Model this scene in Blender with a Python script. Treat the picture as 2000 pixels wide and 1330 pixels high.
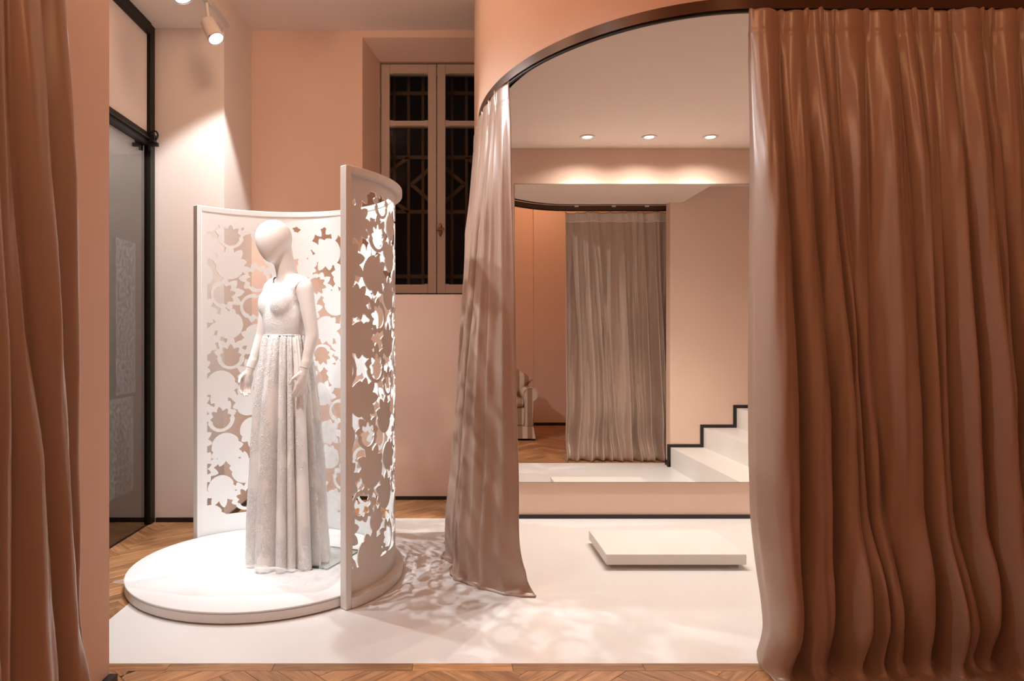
import bpy, bmesh, math, random
import numpy as np
from mathutils import Vector, Matrix, noise

random.seed(7)
rng = np.random.default_rng(7)
sc = bpy.context.scene
for o in list(bpy.data.objects):
    bpy.data.objects.remove(o)
C = sc.collection

# ------------------------------------------------------------------ camera
F, VX, VY, HC = 1350.0, 880.0, 660.0, 1.25     # focal length (px of 2000), vanishing point, eye height
cam_d = bpy.data.cameras.new('camera')
cam = bpy.data.objects.new('camera', cam_d); C.objects.link(cam)
cam.location = (0, 0, HC); cam.rotation_euler = (math.pi/2, 0, 0)
cam_d.sensor_width = 36.0; cam_d.lens = 36.0*F/2000.0
cam_d.shift_x = (1000-VX)/2000.0; cam_d.shift_y = (VY-665)/2000.0
cam_d.clip_start = 0.02; cam_d.clip_end = 60
sc.camera = cam

# ------------------------------------------------------------------ world, exposure
w = bpy.data.worlds.new('night'); sc.world = w; w.use_nodes = True
w.node_tree.nodes['Background'].inputs[0].default_value = (0.010, 0.008, 0.008, 1)
w.node_tree.nodes['Background'].inputs[1].default_value = 0.15
sc.view_settings.view_transform = 'Standard'; sc.view_settings.look = 'None'
sc.view_settings.exposure = 0.18; sc.view_settings.gamma = 1.0
sc.view_settings.use_curve_mapping = False
sc.cycles.transparent_max_bounces = 24

# light strengths (each is the light of a fixture built below)
E_TRACK = 105.0        # neutral white track spots
E_DOWN = 53.0          # fitting-room downlights
E_WARM = 46.0          # added warm globes, for ambient fill
COL_TRACK = (0.965, 0.985, 1.0)
COL_DOWN = (1.0, 0.885, 0.78)
COL_WARM = (1.0, 0.52, 0.26)      # front room
COL_BAY = (1.0, 0.68, 0.46)

def spot(name, loc, target, energy, size, blend, color, radius=0.03, parent=None):
    d = bpy.data.lights.new(name, 'SPOT'); d.energy = energy; d.spot_size = math.radians(size)
    d.spot_blend = blend; d.color = color; d.shadow_soft_size = radius
    o = bpy.data.objects.new(name, d); C.objects.link(o); o.location = loc
    o.rotation_euler = (Vector(target)-Vector(loc)).to_track_quat('-Z', 'Y').to_euler()
    if parent is not None:
        bpy.context.view_layer.update()
        o.parent = parent; o.matrix_parent_inverse = parent.matrix_world.inverted()
    return o

# ------------------------------------------------------------------ helpers
def at(x, y, Y):                         # point seen at pixel (x, y) that lies at depth Y
    return Vector(((x-VX)*Y/F, Y, HC+(VY-y)*Y/F))

def tag(o, label=None, cat=None, group=None, kind=None):
    if label: o['label'] = label
    if cat: o['category'] = cat
    if group: o['group'] = group
    if kind: o['kind'] = kind
    return o

def empty(name, loc=(0, 0, 0)):
    o = bpy.data.objects.new(name, None); C.objects.link(o); o.location = loc
    o.empty_display_size = 0.05
    return o

class MB:
    def __init__(s): s.v = []; s.f = []
    def add(s, vs, fs):
        n = len(s.v); s.v += [tuple(v) for v in vs]; s.f += [tuple(i+n for i in f) for f in fs]
    def box(s, x0, x1, y0, y1, z0, z1):
        s.add([(x0,y0,z0),(x1,y0,z0),(x1,y1,z0),(x0,y1,z0),(x0,y0,z1),(x1,y0,z1),(x1,y1,z1),(x0,y1,z1)],
              [(0,3,2,1),(4,5,6,7),(0,1,5,4),(1,2,6,5),(2,3,7,6),(3,0,4,7)]); return s
    def grid(s, P, closed=False):        # P[r][c]
        r, c = len(P), len(P[0]); vs = [p for row in P for p in row]; fs = []
        for i in range(r-1):
            for j in range(c if closed else c-1):
                k = (j+1) % c
                fs.append((i*c+j, i*c+k, (i+1)*c+k, (i+1)*c+j))
        s.add(vs, fs); return s
    def bar(s, a, b, w, h=None):         # square bar from a to b
        h = h or w; a = Vector(a); b = Vector(b); d = (b-a).normalized()
        up = Vector((0, 0, 1)) if abs(d.z) < .95 else Vector((0, 1, 0))
        e = d.cross(up).normalized(); g = e.cross(d)
        vs = [p+e*sx*w/2+g*sz*h/2 for p in (a, b) for sx, sz in ((-1,-1),(1,-1),(1,1),(-1,1))]
        s.add(vs, [(0,1,2,3),(7,6,5,4),(0,4,5,1),(1,5,6,2),(2,6,7,3),(3,7,4,0)]); return s
    def tube(s, pts, rad, n=12, caps=True):
        pts = [Vector(p) for p in pts]; rad = rad if isinstance(rad, (list, tuple)) else [rad]*len(pts)
        rows = []; ref = Vector((0.3, 0.2, 1)).normalized()
        for i, p in enumerate(pts):
            d = (pts[min(i+1, len(pts)-1)]-pts[max(i-1, 0)]).normalized()
            e = d.cross(ref)
            if e.length < .05: e = d.cross(Vector((1, 0, 0)))
            e.normalize(); g = d.cross(e)
            rows.append([p+(e*math.cos(2*math.pi*k/n)+g*math.sin(2*math.pi*k/n))*rad[i] for k in range(n)])
        b = len(s.v); s.grid(rows, True)
        if caps:
            s.f.append(tuple(b+k for k in range(n))); m = b+(len(pts)-1)*n
            s.f.append(tuple(m+k for k in reversed(range(n))))
        return s
    def lathe(s, prof, n=32, origin=(0,0,0), axis='Z'):
        rows = []
        for r, z in prof:
            row = []
            for k in range(n):
                a = 2*math.pi*k/n; x, y = r*math.cos(a), r*math.sin(a)
                row.append((origin[0]+x, origin[1]+y, origin[2]+z))
            rows.append(row)
        b = len(s.v); s.grid(rows, True)
        s.f.append(tuple(b+k for k in reversed(range(n)))); m = b+(len(prof)-1)*n
        s.f.append(tuple(m+k for k in range(n)))
        return s
    def prism(s, poly, z0, z1):
        n = len(poly); s.add([(x,y,z0) for x,y in poly]+[(x,y,z1) for x,y in poly],
            [tuple(reversed(range(n))), tuple(range(n,2*n))]+[(i,(i+1)%n,n+(i+1)%n,n+i) for i in range(n)]); return s
    def ell(s, c, r, R=None, n=20, m=14):
        c = Vector(c); rows = []
        for i in range(1, m):
            th = math.pi*i/m
            rows.append([c+((R or Matrix.Identity(3)) @ Vector((r[0]*math.sin(th)*math.cos(2*math.pi*k/n), r[1]*math.sin(th)*math.sin(2*math.pi*k/n), r[2]*math.cos(th)))) for k in range(n)])
        b = len(s.v); s.grid(rows, True)
        s.f.append(tuple(b+k for k in range(n))); q = b+(m-2)*n
        s.f.append(tuple(q+k for k in reversed(range(n)))); return s
    def build(s, name, mat, parent=None, smooth=False, bevel=0, angle=None, fix=True):
        me = bpy.data.meshes.new(name); me.from_pydata(s.v, [], s.f)
        if fix:
            bm = bmesh.new(); bm.from_mesh(me); bmesh.ops.recalc_face_normals(bm, faces=bm.faces); bm.to_mesh(me); bm.free()
        me.materials.append(mat)
        if smooth: me.polygons.foreach_set('use_smooth', [True]*len(me.polygons))
        o = bpy.data.objects.new(name, me); C.objects.link(o)
        if parent is not None: o.parent = parent; 
        if parent is not None and parent.location.length > 0:
            o.matrix_parent_inverse = Matrix.Translation(parent.location).inverted()
        if bevel:
            md = o.modifiers.new('bevel', 'BEVEL'); md.width = bevel; md.segments = 2; md.limit_method = 'ANGLE'; md.angle_limit = math.radians(40)
        if smooth and angle:
            try: me.set_sharp_from_angle(angle=math.radians(angle))
            except Exception: pass
        return o

def B(name, mat, box, parent=None, bevel=0):
    return MB().box(*box).build(name, mat, parent, bevel=bevel)
def struct(o): o['kind'] = 'structure'; return o

# ------------------------------------------------------------------ materials
def mat(name, color, rough=.6, metal=0, spec=.5, **kw):
    m = bpy.data.materials.new(name); m.use_nodes = True
    b = m.node_tree.nodes['Principled BSDF']
    b.inputs['Base Color'].default_value = (*color, 1); b.inputs['Roughness'].default_value = rough
    b.inputs['Metallic'].default_value = metal; b.inputs['Specular IOR Level'].default_value = spec
    for k, v in kw.items(): b.inputs[k.replace('_', ' ')].default_value = v
    return m
def nodes(m): return m.node_tree.nodes, m.node_tree.links, m.node_tree.nodes['Principled BSDF']
def add_bump(m, scale, strength, dist=.002, detail=4, coord='Object', stretch=None, kind='noise'):
    N, L, b = nodes(m)
    tc = N.new('ShaderNodeTexCoord'); mp = N.new('ShaderNodeMapping')
    if stretch: mp.inputs['Scale'].default_value = stretch
    L.new(tc.outputs[coord], mp.inputs[0])
    if kind == 'noise':
        t = N.new('ShaderNodeTexNoise'); t.inputs['Scale'].default_value = scale; t.inputs['Detail'].default_value = detail
        out = t.outputs[0]
    else:
        t = N.new('ShaderNodeTexVoronoi'); t.inputs['Scale'].default_value = scale; t.feature = 'DISTANCE_TO_EDGE'; out = t.outputs['Distance']
    L.new(mp.outputs[0], t.inputs['Vector'])
    bp = N.new('ShaderNodeBump'); bp.inputs['Strength'].default_value = strength; bp.inputs['Distance'].default_value = dist
    L.new(out, bp.inputs['Height']); L.new(bp.outputs[0], b.inputs['Normal'])
    return mp, t
def add_tint(m, c0, c1, scale, stretch=None, detail=5, coord='Object', lo=.35, hi=.65):
    N, L, b = nodes(m)
    tc = N.new('ShaderNodeTexCoord'); mp = N.new('ShaderNodeMapping')
    if stretch: mp.inputs['Scale'].default_value = stretch
    t = N.new('ShaderNodeTexNoise'); t.inputs['Scale'].default_value = scale; t.inputs['Detail'].default_value = detail
    r = N.new('ShaderNodeValToRGB'); e = r.color_ramp.elements
    e[0].position = lo; e[1].position = hi; e[0].color = (*c0, 1); e[1].color = (*c1, 1)
    L.new(tc.outputs[coord], mp.inputs[0]); L.new(mp.outputs[0], t.inputs['Vector']); L.new(t.outputs[0], r.inputs[0]); L.new(r.outputs[0], b.inputs['Base Color'])
    return r

PEACH = (.82, .60, .49)
paint = mat('peach_paint', PEACH, .75, spec=.2)
add_tint(paint, (.81,.59,.48), (.83,.61,.50), 1.3); add_bump(paint, 90, .08, .001)
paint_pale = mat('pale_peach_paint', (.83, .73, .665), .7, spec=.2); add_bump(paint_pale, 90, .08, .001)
ceil_white = mat('ceiling_paint', (.83, .71, .635), .85, spec=.1); add_bump(ceil_white, 60, .05, .001)
ceil_peach = mat('fitting_ceiling_paint', (.82, .675, .585), .85, spec=.1)
white_floor = mat('white_resin_floor', (.83, .835, .83), .28, spec=.4)
add_tint(white_floor, (.82,.825,.82), (.84,.845,.845), 1.7); add_bump(white_floor, 9, .03, .002, 3)
lacquer = mat('white_lacquer', (.85, .85, .845), .35, spec=.4)
plinth_white = mat('white_plinth_paint', (.85, .83, .805), .45, spec=.35); add_bump(plinth_white, 70, .04, .001)
black = mat('black_skirting', (.012, .009, .007), .4)
black_metal = mat('black_steel', (.008, .006, .005), .45, 0, .25)
bronze = mat('bronze_rail', (.085, .038, .018), .38, .35)
iron = mat('old_iron', (.16, .10, .065), .7, .3); add_bump(iron, 60, .5, .004)
brass = mat('aged_brass', (.24, .15, .07), .4, .8)
sash_paint = mat('taupe_window_paint', (.50, .395, .33), .55); add_bump(sash_paint, 80, .1, .001)
chrome = mat('chrome_trim', (.85, .82, .8), .2, 1)
mirror_m = mat('mirror_glass', (.93, .93, .92), .0, 1.0)
mann_m = mat('mannequin_enamel', (.80, .72, .67), .38, spec=.4)
subfloor = mat('dark_joint_fill', (.06, .03, .015), .8)
spot_white = mat('white_spot_housing', (.62, .56, .52), .45)
device_m = mat('ivory_plastic', (.75, .66, .60), .4)
cord_m = mat('seam_grey', (.55, .5, .47), .6)
street_grey = mat('street_stone', (.17, .155, .15), .8); add_tint(street_grey, (.13,.12,.115), (.21,.19,.18), 3)  # grey stone tone, varied at random

# silk
def silk(name, col):
    m = mat(name, col, .30, spec=.85)
    N, L, b = nodes(m)
    b.inputs['Sheen Weight'].default_value = .25; b.inputs['Sheen Roughness'].default_value = .35
    b.inputs['Sheen Tint'].default_value = (.9, .75, .65, 1)
    mp, t = add_bump(m, 120, .10, .0012, 3, stretch=(1, 1, .05))
    return m
silk_m = silk('taupe_silk', (.42, .30, .238))
silk_in = silk('taupe_silk_heading', (.40, .30, .24))
tape_m = mat('heading_tape', (.60, .48, .40), .8)

# wood
wood = mat('oak_parquet', (.45, .23, .10), .38, spec=.4)
N, L, b = nodes(wood)
tc = N.new('ShaderNodeTexCoord'); mp = N.new('ShaderNodeMapping'); mp.inputs['Scale'].default_value = (1.6, 16, 1)
oi = N.new('ShaderNodeObjectInfo'); va = N.new('ShaderNodeVectorMath'); va.operation = 'ADD'
sc_ = N.new('ShaderNodeVectorMath'); sc_.operation = 'SCALE'; sc_.inputs[0].default_value = (37, 19, 7)
L.new(oi.outputs['Random'], sc_.inputs['Scale']); L.new(tc.outputs['Object'], mp.inputs[0]); L.new(mp.outputs[0], va.inputs[0]); L.new(sc_.outputs[0], va.inputs[1])
n1 = N.new('ShaderNodeTexNoise'); n1.inputs['Scale'].default_value = 2.2; n1.inputs['Detail'].default_value = 7; n1.inputs['Distortion'].default_value = 1.6
L.new(va.outputs[0], n1.inputs['Vector'])
rp = N.new('ShaderNodeValToRGB'); e = rp.color_ramp.elements; e[0].position = .32; e[1].position = .68
e[0].color = (.285, .125, .048, 1); e[1].color = (.56, .30, .135, 1)
L.new(n1.outputs[0], rp.inputs[0])
hv = N.new('ShaderNodeHueSaturation'); L.new(rp.outputs[0], hv.inputs['Color'])
mr = N.new('ShaderNodeMapRange'); mr.inputs[3].default_value = .72; mr.inputs[4].default_value = 1.18
L.new(oi.outputs['Random'], mr.inputs[0]); L.new(mr.outputs[0], hv.inputs['Value']); L.new(hv.outputs[0], b.inputs['Base Color'])
bp = N.new('ShaderNodeBump'); bp.inputs['Strength'].default_value = .12; bp.inputs['Distance'].default_value = .001
L.new(n1.outputs[0], bp.inputs['Height']); L.new(bp.outputs[0], b.inputs['Normal'])

def emit(name, color, strength):
    m = bpy.data.materials.new(name); m.use_nodes = True
    nt = m.node_tree; nt.nodes.remove(nt.nodes['Principled BSDF'])
    e = nt.nodes.new('ShaderNodeEmission'); e.inputs[0].default_value = (*color, 1); e.inputs[1].default_value = strength
    nt.links.new(e.outputs[0], nt.nodes['Material Output'].inputs[0]); return m
lens_m = emit('lit_lens', (1, .96, .92), 2.5)
fill_glow = emit('warm_fill_globe', COL_WARM, 1.2)  # glow of the added fill globes
_nt = fill_glow.node_tree; _e = [n for n in _nt.nodes if n.type == 'EMISSION'][0]
_t = _nt.nodes.new('ShaderNodeBsdfTransparent'); _a = _nt.nodes.new('ShaderNodeAddShader')
_nt.links.new(_e.outputs[0], _a.inputs[0]); _nt.links.new(_t.outputs[0], _a.inputs[1]); _nt.links.new(_a.outputs[0], _nt.nodes['Material Output'].inputs[0])

def glass_mat(name, tint, refl, rough=0.0, ior=4.0):
    m = bpy.data.materials.new(name); m.use_nodes = True; nt = m.node_tree
    nt.nodes.remove(nt.nodes['Principled BSDF'])
    t = nt.nodes.new('ShaderNodeBsdfTransparent'); t.inputs[0].default_value = (*tint, 1)
    g = nt.nodes.new('ShaderNodeBsdfGlossy'); g.inputs['Roughness'].default_value = rough; g.inputs['Color'].default_value = (.9, .9, .9, 1)
    lw = nt.nodes.new('ShaderNodeLayerWeight'); lw.inputs['Blend'].default_value = .5
    fr = nt.nodes.new('ShaderNodeMath'); fr.operation = 'POWER'; fr.inputs[1].default_value = ior; nt.links.new(lw.outputs['Facing'], fr.inputs[0])
    ad = nt.nodes.new('ShaderNodeMath'); ad.operation = 'ADD'; ad.inputs[1].default_value = refl; ad.use_clamp = True
    nt.links.new(fr.outputs[0], ad.inputs[0])
    mx = nt.nodes.new('ShaderNodeMixShader'); nt.links.new(ad.outputs[0], mx.inputs[0])
    nt.links.new(t.outputs[0], mx.inputs[1]); nt.links.new(g.outputs[0], mx.inputs[2]); nt.links.new(mx.outputs[0], nt.nodes['Material Output'].inputs[0])
    return m
door_glass = glass_mat('door_glass', (.75, .75, .75), .12)
win_glass = glass_mat('window_glass', (.85, .85, .83), .005, 0, 6.0)
base_glass = glass_mat('clear_base_glass', (.94, .97, .955), .03)
glass_edge = mat('green_glass_edge', (.03, .12, .09), .15)

def sheer(name, color, opacity, tscale=30, var=.25):
    m = bpy.data.materials.new(name); m.use_nodes = True; nt = m.node_tree; N, L = nt.nodes, nt.links
    N.remove(N['Principled BSDF'])
    d = N.new('ShaderNodeBsdfDiffuse'); d.inputs[0].default_value = (*color, 1)
    tr = N.new('ShaderNodeBsdfTranslucent'); tr.inputs[0].default_value = (*color, 1)
    a = N.new('ShaderNodeMixShader'); a.inputs[0].default_value = .4; L.new(d.outputs[0], a.inputs[1]); L.new(tr.outputs[0], a.inputs[2])
    t = N.new('ShaderNodeBsdfTransparent')
    tc = N.new('ShaderNodeTexCoord'); n = N.new('ShaderNodeTexNoise'); n.inputs['Scale'].default_value = tscale; L.new(tc.outputs['Object'], n.inputs['Vector'])
    mr = N.new('ShaderNodeMapRange'); mr.inputs[1].default_value = .3; mr.inputs[2].default_value = .7
    mr.inputs[3].default_value = opacity-var/2; mr.inputs[4].default_value = opacity+var/2; L.new(n.outputs[0], mr.inputs[0])
    mx = N.new('ShaderNodeMixShader'); L.new(mr.outputs[0], mx.inputs[0]); L.new(t.outputs[0], mx.inputs[1]); L.new(a.outputs[0], mx.inputs[2])
    L.new(mx.outputs[0], N['Material Output'].inputs[0]); return m
tulle = sheer('white_tulle', (.96, .96, .965), .30, 6, .2)
etched = sheer('etched_lace', (.55, .52, .50), .17, 34, .3)

# lace fabric: corded relief made of two cell patterns
def lace(name, c0, c1, strength):
    m = mat(name, c1, .75, spec=.25); N, L, b = nodes(m)
    b.inputs['Sheen Weight'].default_value = .2
    tc = N.new('ShaderNodeTexCoord')
    def cords(scale, width):
        n_ = N.new('ShaderNodeTexNoise'); n_.inputs['Scale'].default_value = scale; n_.inputs['Detail'].default_value = 1.0; n_.inputs['Distortion'].default_value = 1.2
        L.new(tc.outputs['Object'], n_.inputs['Vector'])
        su = N.new('ShaderNodeMath'); su.operation = 'SUBTRACT'; su.inputs[1].default_value = .5; L.new(n_.outputs[0], su.inputs[0])
        ab = N.new('ShaderNodeMath'); ab.operation = 'ABSOLUTE'; L.new(su.outputs[0], ab.inputs[0])
        mp_ = N.new('ShaderNodeMapRange'); mp_.interpolation_type = 'SMOOTHSTEP'; mp_.inputs[1].default_value = 0; mp_.inputs[2].default_value = width; mp_.inputs[3].default_value = 1; mp_.inputs[4].default_value = 0
        L.new(ab.outputs[0], mp_.inputs[0]); return mp_
    c1_, c2_ = cords(48, .075), cords(85, .07)
    r = N.new('ShaderNodeMath'); r.operation = 'MAXIMUM'; L.new(c1_.outputs[0], r.inputs[0]); L.new(c2_.outputs[0], r.inputs[1])
    big = N.new('ShaderNodeTexNoise'); big.inputs['Scale'].default_value = 9; mpb = N.new('ShaderNodeMapping'); mpb.inputs['Scale'].default_value = (1.3, 1.3, .5)
    L.new(tc.outputs['Object'], mpb.inputs[0]); L.new(mpb.outputs[0], big.inputs['Vector'])
    rb = N.new('ShaderNodeValToRGB'); e = rb.color_ramp.elements; e[0].position = .40; e[1].position = .50; L.new(big.outputs[0], rb.inputs[0])
    mu = N.new('ShaderNodeMath'); mu.operation = 'MULTIPLY'; L.new(r.outputs[0], mu.inputs[0]); L.new(rb.outputs[0], mu.inputs[1])
    mc = N.new('ShaderNodeMix'); mc.data_type = 'RGBA'; mc.inputs['A'].default_value = (*c0, 1); mc.inputs['B'].default_value = (*c1, 1)
    L.new(mu.outputs[0], mc.inputs['Factor']); L.new(mc.outputs['Result'], b.inputs['Base Color'])
    bp = N.new('ShaderNodeBump'); bp.inputs['Strength'].default_value = strength; bp.inputs['Distance'].default_value = .004
    L.new(mu.outputs[0], bp.inputs['Height']); L.new(bp.outputs[0], b.inputs['Normal']); return m
lace_m = lace('ivory_lace', (.88, .85, .825), (.94, .92, .91), .75)
bodice_m = lace('ivory_bodice_lace', (.90, .88, .86), (.94, .92, .91), .5)

# striped upholstery
stripe = mat('striped_cotton', (.5, .4, .3), .85, spec=.15); N, L, b = nodes(stripe)
tc = N.new('ShaderNodeTexCoord'); wv = N.new('ShaderNodeTexWave'); wv.inputs['Scale'].default_value = 2.6; wv.inputs['Distortion'].default_value = 0
wv.bands_direction = 'X'; L.new(tc.outputs['Object'], wv.inputs['Vector'])
r = N.new('ShaderNodeValToRGB'); r.color_ramp.interpolation = 'CONSTANT'; e = r.color_ramp.elements; e[0].color = (.36, .22, .14, 1); e[1].position = .5; e[1].color = (.66, .52, .40, 1)
L.new(wv.outputs['Fac'], r.inputs[0]); L.new(r.outputs[0], b.inputs['Base Color'])

# ------------------------------------------------------------------ the shell
ZC, ZF, ZS = 3.63, 2.565, 3.356         # high ceiling, fitting-room ceiling, left soffit
YM, YW = 4.79, 5.35                     # mirror wall, window wall
XG, XP = -2.02, -1.54                   # glass door plane, pier corner
XL, YL = -1.21, 2.45                    # near left wall, where it ends
YP = 4.70                               # pier face
XR, YB = 3.05, -0.42                    # right wall and rear wall of the front room

floor = struct(B('floor', subfloor, (-3.2, 3.6, -.6, 6.0, -.06, -.004)))
struct(B('floor_white', white_floor, (-1.515, 3.55, 2.655, YM, -.0045, 0.0)))

# parquet: herringbone blocks and a border course
PL, PW, TH = .52, .087, .004
def clip(poly, x0, x1, y0, y1):
    for ax, lim, sg in ((0, x0, 1), (0, x1, -1), (1, y0, 1), (1, y1, -1)):
        out = []
        for i in range(len(poly)):
            a, b_ = poly[i], poly[(i+1) % len(poly)]
            ia, ib = sg*(a[ax]-lim) >= 0, sg*(b_[ax]-lim) >= 0
            if ia: out.append(a)
            if ia != ib:
                t = (lim-a[ax])/(b_[ax]-a[ax]); out.append((a[0]+t*(b_[0]-a[0]), a[1]+t*(b_[1]-a[1])))
        poly = out
        if not poly: return []
    return poly
def area(p): return abs(sum(p[i][0]*p[(i+1)%len(p)][1]-p[(i+1)%len(p)][0]*p[i][1] for i in range(len(p))))/2
def plank_mesh(poly):
    k = .0012; cx = sum(p[0] for p in poly)/len(poly); cy = sum(p[1] for p in poly)/len(poly)
    q = [(cx+(x-cx)*(1-2*k/max(.02, abs(x-cx)+1e-6)*.5), cy+(y-cy)*(1-2*k/max(.02, abs(y-cy)+1e-6)*.5)) for x, y in poly]
    m = MB(); n = len(poly)
    m.add([(x, y, -TH) for x, y in poly]+[(x, y, -.0008) for x, y in poly]+[(x, y, 0) for x, y in q],
          [tuple(range(2*n, 3*n))]+[(i, (i+1)%n, n+(i+1)%n, n+i) for i in range(n)]+[(n+i, n+(i+1)%n, 2*n+(i+1)%n, 2*n+i) for i in range(n)])
    me = bpy.data.meshes.new('plank'); me.from_pydata(m.v, [], m.f); me.materials.append(wood); return me
full = [(-PL/2+.0006, -PW/2+.0006), (PL/2-.0006, -PW/2+.0006), (PL/2-.0006, PW/2-.0006), (-PL/2+.0006, PW/2-.0006)]
full_me = plank_mesh(full)
def put_plank(me, x, y, rz):
    o = bpy.data.objects.new('plank', me); C.objects.link(o); o.location = (x, y, 0); o.rotation_euler[2] = rz; o.parent = floor
regions = [(XL, XR, YB, 2.595), (XG-.0, -1.517, YL, YM), (XP, .5, YM, YW), (-1.517, XL, YL, 2.595)]
s2 = math.sqrt(.5); step = PL/PW
def herring(reg):
    x0, x1, y0, y1 = reg
    for i in range(-60, 60):
        for j in range(-14, 14):
            # herringbone tiling in rotated frame
            for kind in (0, 1):
                u = i*PW + j*PL*1.0; v = i*PW - j*PL*1.0
                if kind == 0: cu, cv, r0 = u+PL/2, v+PW/2, 0
                else: cu, cv, r0 = u+PW/2+0.0, v+PL/2+PW, math.pi/2
                a = math.pi/4
                cx, cy = cu*math.cos(a)-cv*math.sin(a)+.31, cu*math.sin(a)+cv*math.cos(a)+2.0
                if cx < x0-.35 or cx > x1+.35 or cy < y0-.35 or cy > y1+.35: continue
                th = r0+a; ct, st = math.cos(th), math.sin(th)
                wp = [(cx+x*ct-y*st, cy+x*st+y*ct) for x, y in full]
                cp = clip(wp, x0, x1, y0, y1)
                if len(cp) < 3: continue
                ar = area(cp)
                if ar < .0006: continue
                if ar > PL*PW*.985: put_plank(full_me, cx, cy, th)
                else:
                    lp = [((x-cx)*ct+(y-cy)*st, -(x-cx)*st+(y-cy)*ct) for x, y in cp]
                    put_plank(plank_mesh(lp), cx, cy, th)
for rg in regions: herring(rg)
x = -1.517
while x < XR-.02:
    l = random.uniform(.36, .62); l = min(l, XR-x)
    put_plank(plank_mesh([(-l/2+.0006,-.029),(l/2-.0006,-.029),(l/2-.0006,.029),(-l/2+.0006,.029)]), x+l/2, 2.625, 0); x += l

# walls
struct(B('wall_left', paint, (-2.6, XL, YB-.2, YL, 0, ZC)))
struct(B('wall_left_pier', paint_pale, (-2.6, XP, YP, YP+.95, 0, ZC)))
struct(B('wall_right', paint, (XR, XR+.2, YB-.2, 2.74, 0, ZC)))
struct(B('wall_rear', paint, (XL-.2, XR, YB-.2, YB, 0, ZC)))
struct(B('wall_rear_pilaster', paint, (1.19, XR, YB, YB+.10, 0, ZC)))
# window wall with a splayed recess
ox0, ox1, oz0, oz1 = -.682, .456, 1.587, 3.575
ix0, ix1, iz0, iz1, YI = -.578, .352, 1.60, 3.510, 5.66
W = MB()
wx0, wx1 = XP-.2, 3.55
ring = lambda a0, a1, c0, c1, Y: [(a0,Y,c0),(a1,Y,c0),(a1,Y,c1),(a0,Y,c1)]
W.add(ring(wx0,wx1,0,ZC,YW)+ring(ox0,ox1,oz0,oz1,YW)+ring(ix0,ix1,iz0,iz1,YI)+ring(ix0,ix1,iz0,iz1,5.95)+ring(wx0,wx1,0,ZC,5.95),
      [(a+i, a+(i+1)%4, b_+(i+1)%4, b_+i) for a, b_ in ((0,4),(4,8),(8,12),(12,16),(16,0)) for i in range(4)])
struct(W.build('wall_back', paint))
struct(B('wall_back_mirror', paint, (.17, 3.55, YM, YM+.16, 0, ZC)))
struct(B('wall_stair_pier', paint, (2.13, 3.55, 2.735, 2.86, 0, ZC)))
struct(B('wall_stair_end', paint, (3.47, 3.6, 2.86, YM, 0, ZC)))
struct(B('ceiling', ceil_white, (XP, 3.6, YB-.2, 6.0, ZC, ZC+.1)))
struct(B('ceiling_soffit', ceil_white, (-2.6, XP, YL-.1, YP-.001, ZS, ZC+.1)))

# fitting-room plan: straight front, elliptical corner, straight side to the mirror wall
def plan(n=48, off=0.0):
    pts = [(3.4, 2.67-off), (1.2, 2.67-off)]
    for k in range(1, n+1):
        t = math.pi/2*k/n; pts.append((1.2-(1.03+off)*math.sin(t), 4.07-(1.40+off)*math.cos(t)))
    pts.append((.17-off, YM))
    return pts
def sweep(path_o, path_i, z0, z1):
    m = MB(); m.grid([[(x,y,z0) for x,y in path_o],[(x,y,z1) for x,y in path_o],[(x,y,z1) for x,y in path_i],[(x,y,z0) for x,y in path_i],[(x,y,z0) for x,y in path_o]])
    n = len(path_o)
    for e_ in (0, n-1): m.f.append((e_, n+e_, 2*n+e_, 3*n+e_))
    return m
struct(sweep(plan(), plan(off=-.09), ZF, ZC).build('wall_curved_bulkhead', paint, smooth=True, angle=35))
pin = plan(off=-.05)
poly = [p for p in pin if p[0] <= 2.25]; poly = [(2.25, pin[0][1])]+poly+[(2.25, YM)]
struct(MB().prism(poly, ZF, ZF+.05).build('ceiling_fitting_room', ceil_peach))
struct(B('ceiling_stairwell', ceil_white, (2.25, 3.6, 2.7, YM, 2.72, 2.8)))

# skirtings
def skirt(name, boxes):
    m = MB()
    for b_ in boxes: m.box(*b_)
    return struct(m.build(name, black))
skirt('baseboard_left', [(XL, XL+.03, YB, YL, 0, .06)])
skirt('baseboard_pier', [(XG+.02, XP+.014, YP-.014, YP, 0, .030), (XP, XP+.014, YP-.0, YW, 0, .03)])
skirt('baseboard_back', [(XP+.014, .5, YW-.014, YW, 0, .026)])
skirt('baseboard_mirror_wall', [(.17, 2.13, YM-.012, YM, 0, .026)])
skirt('baseboard_rear', [(XL+.03, 1.19, YB, YB+.014, 0, .04), (1.19, XR, YB+.10, YB+.114, 0, .04)])
# stepped skirting along the stair wall
R_, T_ = .19, .32
m = MB()
for k in range(4):
    x0 = 2.13+k*T_
    m.box(x0-.03, x0, 2.86, 2.872, k*R_, (k+1)*R_+.03)
    m.box(x0, x0+T_-.03, 2.86, 2.872, (k+1)*R_, (k+1)*R_+.03)
m.box(2.118, 2.13, 2.735, 2.872, 0, .05)
struct(m.build('baseboard_stair', black))

# stairs
st = tag(empty('staircase', (2.13, 2.87, 0)), 'white steps rising to the right, seen in the mirror', 'stairs')
for k in range(4):
    B('step', plinth_white, (2.13+k*T_, 3.46, 2.873, YM-.002, k*R_, (k+1)*R_), st)

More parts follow.
